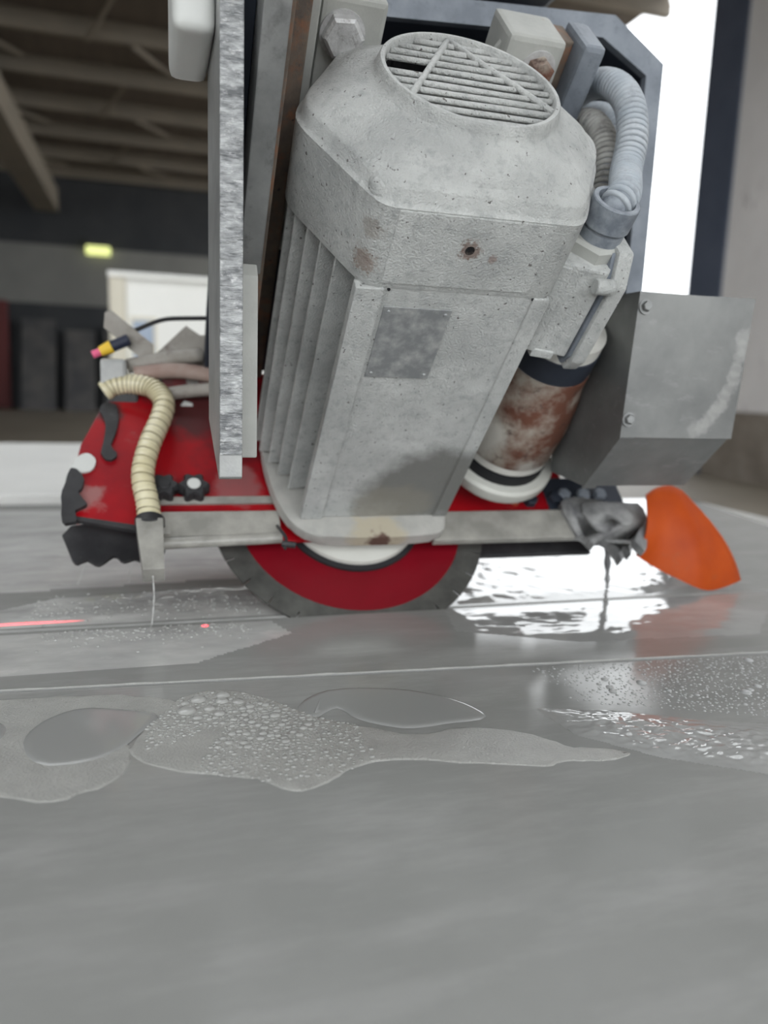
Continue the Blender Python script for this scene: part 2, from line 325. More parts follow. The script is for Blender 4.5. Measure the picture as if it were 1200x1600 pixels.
for i, (x0, w_, h_, tilt) in enumerate(((-4.2, 1.0, 2.9, .25), (-2.9, 0.9, 2.6, .2), (-1.7, .8, 2.8, .22), (-0.4, 1.1, 2.5, .2), (1.0, 1.0, 2.7, .2))):
    lab = ['tall dark stone slab leaning beside the dull red panel', 'dark stone slab leaning on the rear wall second from red panel', 'dark stone slab leaning on the rear wall third from red panel',
           'dark stone slab leaning on the rear wall behind the white cabin edge', 'broad dark stone slab leaning on the rear wall behind the white cabin'][i]
    b = NB(); hexa(b, [Wd(x0, 26.1-tilt, ZF), Wd(x0+w_, 26.1-tilt, ZF), Wd(x0+w_, 26.2-tilt, ZF), Wd(x0, 26.2-tilt, ZF), Wd(x0, 26.6, ZF+h_), Wd(x0+w_, 26.6, ZF+h_), Wd(x0+w_, 26.7, ZF+h_), Wd(x0, 26.7, ZF+h_)])
    emit('leaning_slab', b, darkobj_m, None, lab, 'slab', 'dark slabs leaning on the rear wall', base=(x0+w_/2, 26.1, ZF))
b = box(Wd, -5.6, -4.6, 26.5, 26.7, ZF, 2.5, 0.02); box(Wd, -5.5, -4.7, 26.46, 26.5, ZF+0.15, 2.4, 0.01, bm=b)
emit('red_panel', b, reddoor_m, None, 'dull red panel standing against the dark rear wall', 'panel', base=(-5.1, 26.6, ZF))

# ------------------------------------------------------------------ tables and slabs
def table(name, x0, x1, y0, y1, ztop, label, m):
    t = root(name, label, 'table', ((x0+x1)/2, (y0+y1)/2, ZF))
    emit('table_bed', box(Wd, x0, x1, y0, y1, ztop-0.12, ztop, 0.006), m, t)
    for x in (x0+0.15, x1-0.15):
        for yy in (y0+0.12, y1-0.12): emit('leg', box(Wd, x-0.08, x+0.08, yy-0.08, yy+0.08, ZF, ztop-0.12, 0.004), m, t)
table('cutting_table', -2.2, 1.42, -1.25, 1.06, -0.031, 'wet pale cutting table under the grey slab pieces', table_m)
table('slab_table', -3.2, 0.55, 1.25, 3.0, -0.05, 'low table carrying a white slab behind the cutting table', table_m)
emit('white_slab', box(Wd, -3.1, 0.5, 1.28, 2.95, -0.05, -0.022, 0.003), whiteslab_m, None, 'bright white slab lying on the table behind the red guard', 'slab', base=(-1.3, 2.1, -0.05))
# grey slab cut into pieces along a bevelled kerf and a straight seam
tn = math.tan(TH); sl = math.tan(radians(4.0))
def seam(x): return -0.216 - (x+0.027)*sl
ZB = -0.03
b = NB(); x0, x1 = -2.0, 1.16
hexa(b, [Wd(x0, 0.004+ZB*tn, ZB), Wd(1.05, 0.004+ZB*tn, ZB), Wd(1.28, 0.95, ZB), Wd(x0, 0.98, ZB), Wd(x0, 0.004, 0), Wd(1.05, 0.004, 0), Wd(1.28, 0.95, 0), Wd(x0, 0.98, 0)])
bevel(b, 0.0012, 2); emit('stone_slab', b, slab_m, None, 'wet grey stone slab piece beyond the saw cut', 'slab', 'pieces of the grey slab being cut', base=(0, .45, ZB))
b = NB()
hexa(b, [Wd(x0, seam(x0)+.0012, ZB), Wd(1.0, seam(1.0)+.0012, ZB), Wd(1.045, -0.004+ZB*tn, ZB), Wd(x0, -0.004+ZB*tn, ZB), Wd(x0, seam(x0)+.0012, 0), Wd(1.0, seam(1.0)+.0012, 0), Wd(1.045, -0.004, 0), Wd(x0, -0.004, 0)])
bevel(b, 0.0012, 2); emit('stone_slab', b, slab_m, None, 'narrow wet grey stone strip between the saw cut and the seam', 'slab', 'pieces of the grey slab being cut', base=(0, -.1, ZB))
b = NB()
hexa(b, [Wd(x0, -1.2, ZB), Wd(0.85, -1.2, ZB), Wd(0.997, seam(0.997)-.0012, ZB), Wd(x0, seam(x0)-.0012, ZB), Wd(x0, -1.2, -.0012), Wd(0.85, -1.2, -.0012), Wd(0.997, seam(0.997)-.0012, -.0012), Wd(x0, seam(x0)-.0012, -.0012)])
bevel(b, 0.0012, 2); emit('stone_slab', b, slab_m, None, 'broad smooth grey stone slab in front of the seam with foam on it', 'slab', 'pieces of the grey slab being cut', base=(0, -.8, ZB))
ZN = -0.0012

# ================================================================== motor
A0, B0 = 0.035, 0.255
half = [(-0.100, -0.136), (-0.113, -0.113), (-0.135, -0.067), (-0.158, -0.021), (-0.163, 0.0), (-0.158, 0.021), (-0.135, 0.067), (-0.113, 0.113), (-0.100, 0.136)]
sect = half + [(-x, y) for x, y in half[::-1]]
def polar(poly, n=96, soft=3):
    out = []
    m = len(poly)
    for k in range(n):
        ph = 2*pi*k/n; dx, dy = cos(ph), sin(ph); best = 0
        for i in range(m):
            (x1, y1), (x2, y2) = poly[i], poly[(i+1) % m]; ex, ey = x2-x1, y2-y1; den = dx*ey-dy*ex
            if abs(den) < 1e-9: continue
            tt = (x1*ey-y1*ex)/den; ss = (x1*dy-y1*dx)/den
            if tt > 0 and -1e-6 <= ss <= 1+1e-6: best = max(best, tt)
        out.append(best)
    for _ in range(soft): out = [0.25*out[k-1]+0.5*out[k]+0.25*out[(k+1) % n] for k in range(n)]
    return out
PR = polar(sect, 120, 2)
def ring_pts(c, f=1.0, rcirc=0.0, t=0.0, n=120):
    return [T(A0 + (PR[k]*f*(1-t)+rcirc*t)*cos(2*pi*k/n), B0 + (PR[k]*f*(1-t)+rcirc*t)*sin(2*pi*k/n), c) for k in range(n)]
motor = root('electric_motor', 'pale dusty electric motor with cooling fins tilted above the red blade', 'motor', T(A0, B0, 0.05))
# fan cowl
rows = [(0.446, 0.975, 0, 0), (0.4465, 1.005, 0, 0), (0.449, 1.01, 0, 0), (0.531, 1.01, 0, 0), (0.5335, 1.012, 0, 0), (0.5355, 0.995, 0, 0), (0.5375, 0.985, 0, 0), (0.548, 0.972, 0, 0), (0.5515, 0.955, 0.0, .0),
        (0.5545, 0.93, 0.1, 0.06), (0.562, 0.93, 0.115, 0.35), (0.570, 0.93, 0.106, 0.65), (0.577, 0.93, 0.099, 0.9), (0.582, 1, 0.0955, 1), (0.587, 1, 0.0935, 1), (0.593, 1, 0.092, 1), (0.595, 1, 0.0905, 1),
        (0.595, 1, 0.087, 1), (0.593, 1, 0.0855, 1), (0.575, 1, 0.0845, 1), (0.545, 1, 0.0845, 1)]
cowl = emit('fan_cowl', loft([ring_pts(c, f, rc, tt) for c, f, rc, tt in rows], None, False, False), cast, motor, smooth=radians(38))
# grille bars inside the ring, broken bar left open
RI = 0.0855
def bar(p, q, r=0.0032, c=0.589, sq=0.9):
    return tube([T(A0+p[0], B0+p[1], c), T(A0+(p[0]*.66+q[0]*.34), B0+(p[1]*.66+q[1]*.34), c+random.uniform(-.0004, .0004)), T(A0+(p[0]*.33+q[0]*.67), B0+(p[1]*.33+q[1]*.67), c+random.uniform(-.0004, .0004)), T(A0+q[0], B0+q[1], c)], lambda i, a: r*(1+random.uniform(-.14, .14)), 8)
nb = 11; apex = (-0.003, 0.0845); dl = (-0.071, -0.047); dr = (0.076, -0.040)
for i in range(nb):
    be = -0.0745 + i*0.0149
    h = sqrt(RI*RI-be*be)
    if i == 6:
        t_ = (be-dl[1])/(apex[1]-dl[1]); xs = dl[0]+(apex[0]-dl[0])*t_
        emit('grille_bar', bar((xs, be), (h, be)), cast, cowl, smooth=4)
    else:
        emit('grille_bar', bar((-h, be), (h, be)), cast, cowl, smooth=4)
    if be < 0.08 and i not in (6, 7):   # deep webs of the bars, seen as plates
        emit('grille_web', box(lambda a, b, c: T(A0+a, B0+b, c), (-h+.001) if i != 6 else xs, h-.001, be-.0012, be+.0012, 0.5815, 0.588), cast, cowl)
for q in (dl, dr): emit('grille_brace', bar(apex, q, 0.0035, 0.5905), cast, cowl, smooth=4)
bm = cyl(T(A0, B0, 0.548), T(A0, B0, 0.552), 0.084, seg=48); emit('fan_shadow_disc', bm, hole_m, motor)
emit('cowl_shade_liner', revolve(T(A0, B0, 0), N, [(.549, .0842), (.583, .0842), (.583, .0835), (.549, .0835)], 48, loop=True), hole_m, motor)  # black ring added inside the cowl to imitate shade behind the grille
bm = cyl(T(A0, B0, 0.55), T(A0, B0, 0.566), 0.022, seg=24, bev=0.003); emit('fan_hub', bm, dark_m, motor)
for k in range(7):
    ph = 2*pi*k/7; d = Vector((cos(ph), sin(ph)))
    b = NB(); hexa(b, [T(A0+d.x*.02-d.y*.001, B0+d.y*.02+d.x*.001, .551), T(A0+d.x*.078-d.y*.001, B0+d.y*.078+d.x*.001, .551), T(A0+d.x*.078+d.y*.001, B0+d.y*.078-d.x*.001, .551), T(A0+d.x*.02+d.y*.001, B0+d.y*.02-d.x*.001, .551),
                       T(A0+d.x*.02-d.y*.001, B0+d.y*.02+d.x*.001, .567), T(A0+d.x*.078-d.y*.001, B0+d.y*.078+d.x*.001, .567), T(A0+d.x*.078+d.y*.001, B0+d.y*.078-d.x*.001, .567), T(A0+d.x*.02+d.y*.001, B0+d.y*.02-d.x*.001, .567)])
    emit('fan_blade', b, dark_m, motor)
# cowl screw lugs (pressed dimples)
for a, b_, c in ((-0.060, 0.143, 0.5475), (0.128, 0.143, 0.5475)):
    bm = revolve(T(a, b_, c-.012), N, [(0, .017), (.008, .0165), (.0125, .013), (.0137, .009), (.0137, .006), (.0125, .0035), (.011, .002)], 24, cap0=True, cap1=True)
    emit('screw_lug', bm, cast, cowl, smooth=radians(60))
# tapped hole on the cowl
bm = revolve(T(0.029, 0.1195, 0.497), -V, [(0.0, .0085), (.0018, .0080), (.0026, .0062), (.0018, .0050), (-.002, .0048)], 24)
h_ = emit('bolt_boss', bm, cast, cowl, smooth=radians(50)); emit('bolt_hole', cyl(T(.029, .1165, .497), T(.029, .1195, .497), .0049, seg=20), hole_m, cowl)
# raised front panel on the cowl
emit('cowl_panel', box(T, -0.050, 0.108, 0.1165, 0.1235, 0.4525, 0.532, 0.0012), cast, cowl)
for a, c in ((-.040, .445), (.118, .445)): emit('rivet_hole', cyl(T(a, .1170, c), T(a, .1200, c), .0016, seg=12), hole_m, motor)
# core, front panel and fins
core = [(-0.104, -0.132), (-0.106, -0.118), (-0.080, -0.110), (-0.085, -0.07), (-0.088, 0), (-0.085, 0.105), (-0.095, 0.125), (0.10, 0.125), (0.102, -0.132)]
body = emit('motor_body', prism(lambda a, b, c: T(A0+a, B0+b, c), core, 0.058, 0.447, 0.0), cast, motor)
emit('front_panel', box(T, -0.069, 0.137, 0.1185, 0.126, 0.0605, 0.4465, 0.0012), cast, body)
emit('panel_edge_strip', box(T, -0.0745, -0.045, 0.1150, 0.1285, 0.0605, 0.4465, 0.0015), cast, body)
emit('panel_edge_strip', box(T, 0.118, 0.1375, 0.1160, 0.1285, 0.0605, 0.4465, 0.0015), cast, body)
fin_b = [-0.090, -0.065, -0.043, -0.022, -0.002, 0.018, 0.038, 0.058, 0.080, 0.105]
for be in fin_b:
    for i in range(len(half)-1):
        if half[i][1] <= be <= half[i+1][1]:
            s = (be-half[i][1])/(half[i+1][1]-half[i][1]); tip = half[i][0]+(half[i+1][0]-half[i][0])*s
    tip *= 0.985
    d = 0.10 if be < 0 else -0.05
    b = NB(); th1, th2 = 0.0038, 0.0022
    pts = []
    for c in (0.066, 0.447):
        pts += [T(A0-0.075, B0+be-th1+0.008, c), T(A0+tip, B0+be-th2, c), T(A0+tip, B0+be+th2, c), T(A0-0.075, B0+be+th1+0.008, c)]
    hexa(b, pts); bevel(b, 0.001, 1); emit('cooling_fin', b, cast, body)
# nameplate
emit('nameplate', box(T, -0.040, 0.034, 0.1172, 0.119, 0.327, 0.424, 0.0005), name_m, motor, label='worn zinc nameplate with illegible print')
for a, c in ((-.034, .418), (.028, .418), (-.034, .333), (.028, .333)): emit('nameplate_rivet', cyl(T(a, .1172, c), T(a, .1162, c), .0022, .0012, seg=10), name_m, motor)
emit('chipped_paint', box(T, -0.0485, -0.0445, 0.1178, 0.119, 0.337, 0.352), hole_m, motor)
# end flange
fl = [(-0.03, -0.170), (0.04, -0.172), (-0.085, -0.166), ]
flp = [(0.0, -0.172), (-0.06, -0.170), (-0.105, -0.160), (-0.132, -0.122), (-0.146, -0.06), (-0.149, 0.0), (-0.140, 0.06), (-0.11, 0.12), (-0.06, 0.135), (0.06, 0.135), (0.10, 0.12), (0.104, 0.0), (0.104, -0.10), (0.100, -0.150), (0.086, -0.166), (0.05, -0.171)]
emit('end_flange', prism(lambda a, b, c: T(A0+a, B0+b, c), subdivide_poly(flp, 3), 0.040, 0.0595, 0.003), flange_m, motor, smooth=radians(40))
emit('motor_shaft', cyl(T(A0, B0, 0.026), T(A0, B0, 0.042), 0.03, seg=24), bolt_m, motor)
# terminal box
TB = lambda a, b, c: T(a, b, c)
tb = emit('terminal_box', prism(T, [(0.1375, 0.130), (0.190, 0.118), (0.196, 0.126), (0.196, 0.27), (0.1375, 0.27)], 0.368, 0.484, 0.003), cast, motor)
emit('box_rib', prism(T, [(0.139, 0.1275), (0.152, 0.1235), (0.152, 0.132), (0.139, 0.136)], 0.370, 0.481, 0.001), cast, tb)
lid = [(0.120, 0.348), (0.112, 0.366), (0.112, 0.470), (0.130, 0.502), (0.26, 0.502), (0.285, 0.48), (0.285, 0.37), (0.27, 0.348)]
emit('box_lid', prism(T, lid, 0.198, 0.216, 0.003, order='a'), cast, tb)
emit('lid_gasket', prism(T, grow(lid, 0.93), 0.194, 0.199, 0, order='a'), rim_m, tb)
emit('lid_screw', cyl(T(0.178, 0.114, 0.470), T(0.199, 0.114, 0.470), 0.0085, seg=20, bev=0.001), cast, tb, smooth=radians(40))
emit('box_foot', prism(T, [(0.150, 0.124), (0.176, 0.119), (0.176, 0.20), (0.150, 0.20)], 0.362, 0.373, 0.002), cast, tb)
bm = hexhead(T(0.186, 0.162, 0.4835), N, 0.033, 0.015, phase=0.35); emit('gland_nut', bm, block_m, tb)
bm = revolve(T(0.188, 0.162, 0.4975), N, [(0, .0235), (.012, .0235), (.0125, .022), (.016, .022), (.0165, .0255), (.042, .0255), (.043, .0245), (.043, .020), (.03, .019)], 36, cap0=True)
emit('gland_collar', bm, gland_m, tb, smooth=radians(35))

# ------------------------------------------------------------------ conduits
def corrugated(name, pts, r, pitch, m, label, depth=0.30, sub=8):
    path = resample(spline(pts, 600), 0.001); step = max(2, round(pitch/0.001))
    t = root(name, label, 'conduit', path[0], 'corrugated conduits beside the motor')
    emit('groove_shade_core', tube(path[::2], r*0.80, 16), gland_m, t, smooth=4)  # core darker than the ribs, painting shade into the grooves
    i = 4
    while i < len(path)-4:                         # every rib is a ring of its own
        tt = path[i+3]-path[i-3]; w = pitch*0.34
        emit('rib', revolve(path[i], tt, [(-w*1.05, r*.78), (-w, r*.94), (-w*.4, r), (w*.4, r), (w, r*.94), (w*1.05, r*.78)], 22), m, t, smooth=radians(60))
        i += step
    emit('end_cuff', cyl(path[0], path[0]+(path[3]-path[0]).normalized()*0.006, r*1.04, seg=20), gland_m, t)
    return t
g0 = T(0.190, 0.163, 0.534)
corrugated('cable_conduit', [T(0.188, 0.162, 0.515), T(0.189, 0.163, 0.530), (0.207, -0.240, 0.512), (0.238, -0.192, 0.549), (0.256, -0.171, 0.592), (0.266, -0.145, 0.635), (0.270, -0.109, 0.667), (0.272, -0.063, 0.687), (0.273, -0.010, 0.692), (0.27, 0.06, 0.68), (0.266, 0.168, 0.655)], 0.0178, 0.008, conduit_m,
           'thick pale ribbed conduit arching up from the motor terminal box')
corrugated('cable_conduit', [(0.222, -0.150, 0.470), (0.230, -0.155, 0.510), (0.242, -0.145, 0.552), (0.251, -0.125, 0.590), (0.257, -0.096, 0.622), (0.262, -0.055, 0.643), (0.262, 0.005, 0.645), (0.258, 0.168, 0.60)], 0.0165, 0.008, oldcond_m,
           'worn dark ribbed conduit curving between motor cowl and thicker conduit')
corrugated('cable_conduit', [(0.314, -0.066, 0.433), (0.302, -0.070, 0.485), (0.297, -0.070, 0.536), (0.308, -0.066, 0.585), (0.315, -0.049, 0.633), (0.318, -0.020, 0.665), (0.320, 0.04, 0.688), (0.325, 0.168, 0.69)], 0.014, 0.007, conduit_m,
           'thin ribbed conduit in the shadow behind the two others')

# ================================================================== carriage that carries the head
car = root('saw_carriage', 'heavy steel carriage of thick plates holding the tilted motor', 'machine', (0.0, 0.0, 0.25))
PX0, PX1 = -0.2075, -0.1865
side = emit('side_plate', prism(Wd, [(-0.258, 0.219), (-0.252, 0.2165), (-0.205, 0.235), (-0.125, 0.265), (-0.118, 1.05), (-0.262, 1.05)], PX0, PX1, 0.0012, order='a'), plate_m, car)
emit('cut_edge', prism(Wd, [(-0.2605, 0.240), (-0.2560, 0.240), (-0.2590, 1.05), (-0.2635, 1.05)], PX0+.0003, PX1-.0003, 0.0008, order='a'), edge_m, side, label='flame-cut front edge with ripple marks')
emit('spacer_plate', prism(Wd, [(-0.205, 0.232), (-0.15, 0.232), (-0.15, 0.42), (-0.195, 0.42), (-0.205, 0.408)], -0.1835, -0.166, 0.002, order='a'), block_m, car)
emit('flange_plate', box(T, -0.174, -0.1505, 0.22, 0.30, 0.375, 0.95, 0.0015), flangeplate_m, car)
emit('gap_shade_strip', box(T, -0.186, -0.1745, 0.262, 0.32, 0.375, 0.95, 0.001), dark_m, car)  # dark strip standing in for the shaded gap between the plates
emit('web_plate', box(T, -0.1500, -0.145, 0.235, 0.344, 0.10, 0.95, 0.001), rust_m, car)
emit('rusty_bar', box(T, -0.148, -0.110, 0.345, 0.385, 0.10, 0.95, 0.002), rust_m, car)
emit('bar_edge', box(T, -0.112, -0.096, 0.375, 0.40, 0.30, 0.95, 0.002), block_m, car)
emit('motor_mount_plate', box(T, -0.188, 0.205, 0.402, 0.428, 0.060, 0.515, 0.002), dark_m, car)
cb = emit('clamp_block', box(T, -0.093, -0.023, 0.385, 0.455, 0.43, 0.598, 0.005), block_m, car)
bm = hexhead(T(-0.068, 0.385, 0.563), -V, 0.0225, 0.015, phase=.2); emit('hex_bolt', bm, bolt_m, cb)
emit('washer', cyl(T(-0.068, 0.385, 0.563), T(-0.068, 0.382, 0.563), 0.0245, seg=28), bolt_m, cb)
cb = emit('clamp_block', box(T, 0.118, 0.188, 0.385, 0.455, 0.42, 0.592, 0.006), block_m, car)
bm = hexhead(T(0.162, 0.385, 0.560), -V, 0.0165, 0.016, phase=.5); emit('hex_bolt', bm, rustring_m, cb)
emit('washer', cyl(T(0.162, 0.385, 0.560), T(0.162, 0.382, 0.560), 0.021, seg=28), bolt_m, cb)
emit('backing_bar', box(T, 0.188, 0.209, 0.412, 0.455, 0.42, 0.585, 0.002), rust_m, car)
emit('channel_bar', box(T, 0.209, 0.237, 0.383, 0.450, 0.42, 0.594, 0.006), rim_m, car)
for s, (a0, a1) in enumerate(((-0.025, 0.0), (0.095, 0.118))):
    emit('gusset', prism(T, [(a0, 0.555), (a1, 0.53), (a1, 0.50), (a0, 0.50)] if s == 0 else [(a0, 0.53), (a1, 0.575), (a1, 0.50), (a0, 0.50)], 0.405, 0.412, order='b'), block_m, car)
# hood behind: rim, recessed panel
HY = 0.05
outer = [(-0.12, 0.45), (-0.12, 0.785), (0.02, 0.800), (0.355, 0.823), (0.441, 0.772), (0.436, 0.44), (0.436, 0.20), (0.30, 0.20), (0.30, 0.45)]
emit('hood_panel', prism(Wd, [(-0.16, 0.42), (-0.16, 0.785), (0.02, 0.795), (0.35, 0.812), (0.43, 0.766), (0.43, 0.30), (0.30, 0.30), (0.30, 0.42)], 0.17, 0.185, 0, order='b'), dark_m, car)
rimp = [((-0.16, 0.760), (-0.16, 0.785)), ((0.02, 0.770), (0.02, 0.800)), ((0.340, 0.793), (0.357, 0.824)), ((0.414, 0.754), (0.441, 0.773)), ((0.408, 0.20), (0.436, 0.20))]
for i in range(len(rimp)-1):
    (a, b_), (c, d) = rimp[i], rimp[i+1]
    bm = NB(); hexa(bm, [Wd(a[0], HY, a[1]), Wd(c[0], HY, c[1]), Wd(d[0], HY, d[1]), Wd(b_[0], HY, b_[1]), Wd(a[0], .062, a[1]), Wd(c[0], .062, c[1]), Wd(d[0], .062, d[1]), Wd(b_[0], .062, b_[1])])
    emit('hood_rim', bm, rim_m, car)
    bm = NB(); hexa(bm, [Wd(a[0], .062, a[1]), Wd(c[0], .062, c[1]), Wd(d[0]-.002, .062, d[1]-.002), Wd(b_[0], .062, b_[1]-.002), Wd(a[0], .20, a[1]), Wd(c[0], .20, c[1]), Wd(d[0]-.002, .20, d[1]-.002), Wd(b_[0], .20, b_[1]-.002)])
    emit('hood_wall', bm, dark_m, car)
bm = hexhead((0.03, 0.17, 0.755), Vector((0, -1, 0)), 0.016, 0.01); emit('panel_bolt', bm, dark_m, car)
emit('top_beam', box(Wd, -0.16, 0.30, 0.06, 0.5, 0.86, 1.1, 0.01), rim_m, car)
emit('bridge_post', box(Wd, -0.15, 0.30, 0.185, 0.42, 0.50, 0.87, 0.004), dark_m, car)
# pale rounded cover at the far side of the side plate
bm = box(Wd, -0.245, PX0, -0.23, -0.10, 0.607, 0.80, 0.012, seg=4); emit('plastic_cover', bm, plastic_m, None, 'pale grey plastic cover with rounded corner beside the thick side plate', 'cover', smooth=radians(40), base=(-.225, -.17, .607))

# ------------------------------------------------------------------ belt cover box
bc = root('belt_cover', 'scratched grey sheet steel box cover bolted beside the spindle', 'cover', (0.38, -0.02, 0.18))
prof = [(-0.152, 0.430), (-0.136, 0.255), (-0.058, 0.181), (0.034, 0.190), (0.034, 0.430)]
bm = prism(Wd, prof, 0.297, 0.462, 0.0015, order='a'); emit('cover_shell', bm, steelbox_m, bc)
bm = NB(); hexa(bm, [Wd(.2955, -.154, .428), Wd(.464, -.154, .431), Wd(.464, -.1375, .2535), Wd(.2955, -.1375, .2535), Wd(.2955, -.1515, .428), Wd(.464, -.1515, .431), Wd(.464, -.135, .2535), Wd(.2955, -.135, .2535)])
emit('front_panel', bm, steelbox_m, bc)
bm = NB(); hexa(bm, [Wd(.296, -.1375, .2525), Wd(.316, -.1375, .2525), Wd(.316, -.0585, .1775), Wd(.296, -.0585, .1775), Wd(.296, -.136, .255), Wd(.316, -.136, .255), Wd(.316, -.057, .180), Wd(.296, -.057, .180)])
emit('folded_seam', bm, steelbox_m, bc)
for x, y_, z in ((0.3055, -0.1526, 0.412), (0.3035, -0.1402, 0.276)):
    bb = emit('bolt', hexhead((x, y_, z), Vector((0, -1, .09)), 0.0062, 0.006), steelbox_m, bc)
    emit('washer', cyl((x, y_+.0003, z), (x, y_-.0015, z), 0.0092, seg=20), steelbox_m, bb)
# ------------------------------------------------------------------ spindle
sp = root('spindle_housing', 'pale cylindrical spindle housing with rusty ring between motor and box', 'housing', T(.238, .212, .1))
ax = T(0.238, 0.212, 0.0)
emit('flange_ring', revolve(ax, N, [(.072, .03), (.072, .083), (.078, .086), (.092, .086), (.096, .082), (.096, .03)], 48), white_m, sp, smooth=radians(35))
emit('dark_groove', revolve(ax, N, [(.094, .03), (.094, .070), (.112, .070), (.112, .03)], 40), hole_m, sp, smooth=radians(35))
emit('housing_body', revolve(ax, N, [(.112, .03), (.112, .064), (.118, .069), (.15, .0695), (.185, .066), (.20, .058), (.34, .056), (.342, .02)], 48, cap1=True), spindle_m, sp, smooth=radians(35))
emit('rust_ring', revolve(ax, N, [(.125, .05), (.125, .066), (.132, .0705), (.19, .0705), (.235, .066), (.262, .0600), (.285, .0590), (.285, .05)], 48), rustring_m, sp, smooth=radians(35))
emit('clamp_ring', revolve(ax, N, [(.286, .05), (.286, .0575), (.292, .0582), (.32, .0582), (.322, .05)], 48), dark_m, sp, smooth=radians(35))

# ================================================================== blade
BA, BB, BR = 0.017, 0.172, 0.206
bl = root('cutting_disc', 'round red saw blade with dark toothed rim cutting into the grey slab', 'disc', T(BA, BB, 0))
bc0 = T(BA, BB, 0)
emit('blade_core', revolve(bc0, N, [(-.0012, .02), (-.0012, .170), (.0012, .170), (.0012, .02)], 96, loop=True), bladered_m, bl, smooth=radians(35))
emit('blade_body', revolve(bc0, N, [(-.0010, .165), (-.0010, .194), (.0010, .194), (.0010, .165)], 96, loop=True), bladerim_m, bl, smooth=radians(35))
ns = 30; sg = None
for k in range(ns):
    a0 = 2*pi*k/ns; a1 = a0+2*pi/ns*0.93; rings = []
    for j in range(5):
        a = a0+(a1-a0)*j/4; d = U*cos(a)+V*sin(a)
        rings.append([bc0+d*.188-N*.0017, bc0+d*BR-N*.0017, bc0+d*BR+N*.0017, bc0+d*.188+N*.0017])
    emit('rim_segment', loft(rings), bladerim_m, bl)
emit('flange_seal', revolve(bc0, N, [(.0012, .03), (.0012, .108), (.006, .108), (.008, .10), (.008, .03)], 72), hole_m, bl, smooth=radians(35))
emit('clamp_flange', revolve(bc0, N, [(.008, .03), (.008, .1005), (.014, .099), (.018, .088), (.018, .03)], 72, cap1=True), white_m, bl, smooth=radians(35))

# ================================================================== guard
gd = root('blade_guard', 'red enamelled blade guard with slurry-coated lower bars around the blade', 'guard', T(0.03, 0.10, 0.0))
gp = [(-0.374, 0.15), (-0.374, 0.20), (-0.362, 0.275), (-0.338, 0.345), (-0.30, 0.395), (-0.23, 0.425), (-0.10, 0.43), (0.20, 0.43), (0.28, 0.40), (0.34, 0.34), (0.37, 0.26), (0.375, 0.14), (0.375, 0.103), (-0.262, 0.103), (-0.262, 0.128)]
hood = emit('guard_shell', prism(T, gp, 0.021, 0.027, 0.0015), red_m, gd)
gpb = [(a, b_ if b_ > 0.2 else 0.2) for a, b_ in gp[1:11]]
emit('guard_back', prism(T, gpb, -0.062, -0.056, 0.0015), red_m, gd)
arc = gp[1:11]; rr = []
for (a, b_) in arc: rr.append([T(a, b_, -0.058), T(a, b_, 0.024), T(a*0.988, b_-0.004, 0.024), T(a*0.988, b_-0.004, -0.058)])
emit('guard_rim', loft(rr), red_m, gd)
# lower bars
lb = emit('lower_bar', box(T, -0.258, -0.098, 0.108, 0.148, 0.028, 0.038, 0.002), mudbar_m, gd)
emit('water_pipe', cyl(T(-0.258, 0.099, 0.034), T(-0.098, 0.104, 0.034), 0.008, seg=16), mudbar_m, gd)
emit('lower_bar', box(T, 0.120, 0.385, 0.088, 0.140, 0.028, 0.040, 0.002), mudbar_m, gd)
emit('clip_strip', box(T, -0.26, -0.10, 0.166, 0.178, 0.027, 0.032, 0.001), mudbar_m, gd)
# ragged rubber skirt under the left end
sk = [(-0.374, 0.158), (-0.372, 0.112), (-0.362, 0.098), (-0.35, 0.105), (-0.335, 0.094), (-0.318, 0.110), (-0.305, 0.098), (-0.29, 0.103), (-0.28, 0.096), (-0.26, 0.094), (-0.255, 0.16)]
emit('rubber_skirt', prism(T, subdivide_poly(sk, 3, .001, 2), -0.012, -0.006, 0.0008), black_m, gd)
emit('rubber_skirt', prism(T, [(-0.262, 0.128), (-0.374, 0.152), (-0.374, 0.146), (-0.262, 0.118)], 0.021, 0.029, 0.0008), black_m, gd)
ep = [(-0.379, 0.14), (-0.381, 0.19), (-0.374, 0.225), (-0.362, 0.222), (-0.355, 0.20), (-0.362, 0.185), (-0.350, 0.165), (-0.366, 0.155), (-0.362, 0.138)]
emit('edge_rubber', prism(T, subdivide_poly(ep, 4, .0015, 3), 0.027, 0.034, 0.0015), black_m, gd, label='black torn rubber on the guard edge')
emit('slurry_blob', prism(T, subdivide_poly([(-.372, .226), (-.366, .25), (-.352, .256), (-.342, .245), (-.345, .228), (-.358, .222)], 4, .0008, 4), .027, .031, .002), plastic_m, gd)
emit('hanging_strap', prism(T, subdivide_poly([(-.338, .345), (-.318, .35), (-.312, .31), (-.322, .275), (-.314, .252), (-.322, .244), (-.334, .256), (-.330, .30)], 4, .0015, 5), .027, .032, .0015), black_m, gd)
# knobs
def knob(a, b_, r, cap):
    rings = []
    for c, f in ((.027, .8), (.030, 1.0), (.044, 1.0), (.048, .86)):
        rings.append([T(a+r*f*(1+.16*cos(6*2*pi*k/48))*cos(2*pi*k/48), b_+r*f*(1+.16*cos(6*2*pi*k/48))*sin(2*pi*k/48), c) for k in range(48)])
    kb = emit('star_knob', loft(rings), black_m, gd, smooth=radians(40))
    emit('knob_cap', cyl(T(a, b_, .047), T(a, b_, .050), r*.48, seg=20, bev=.001), cap, kb)
knob(-0.252, 0.188, 0.018, black_m); knob(-0.212, 0.188, 0.019, plastic_m)
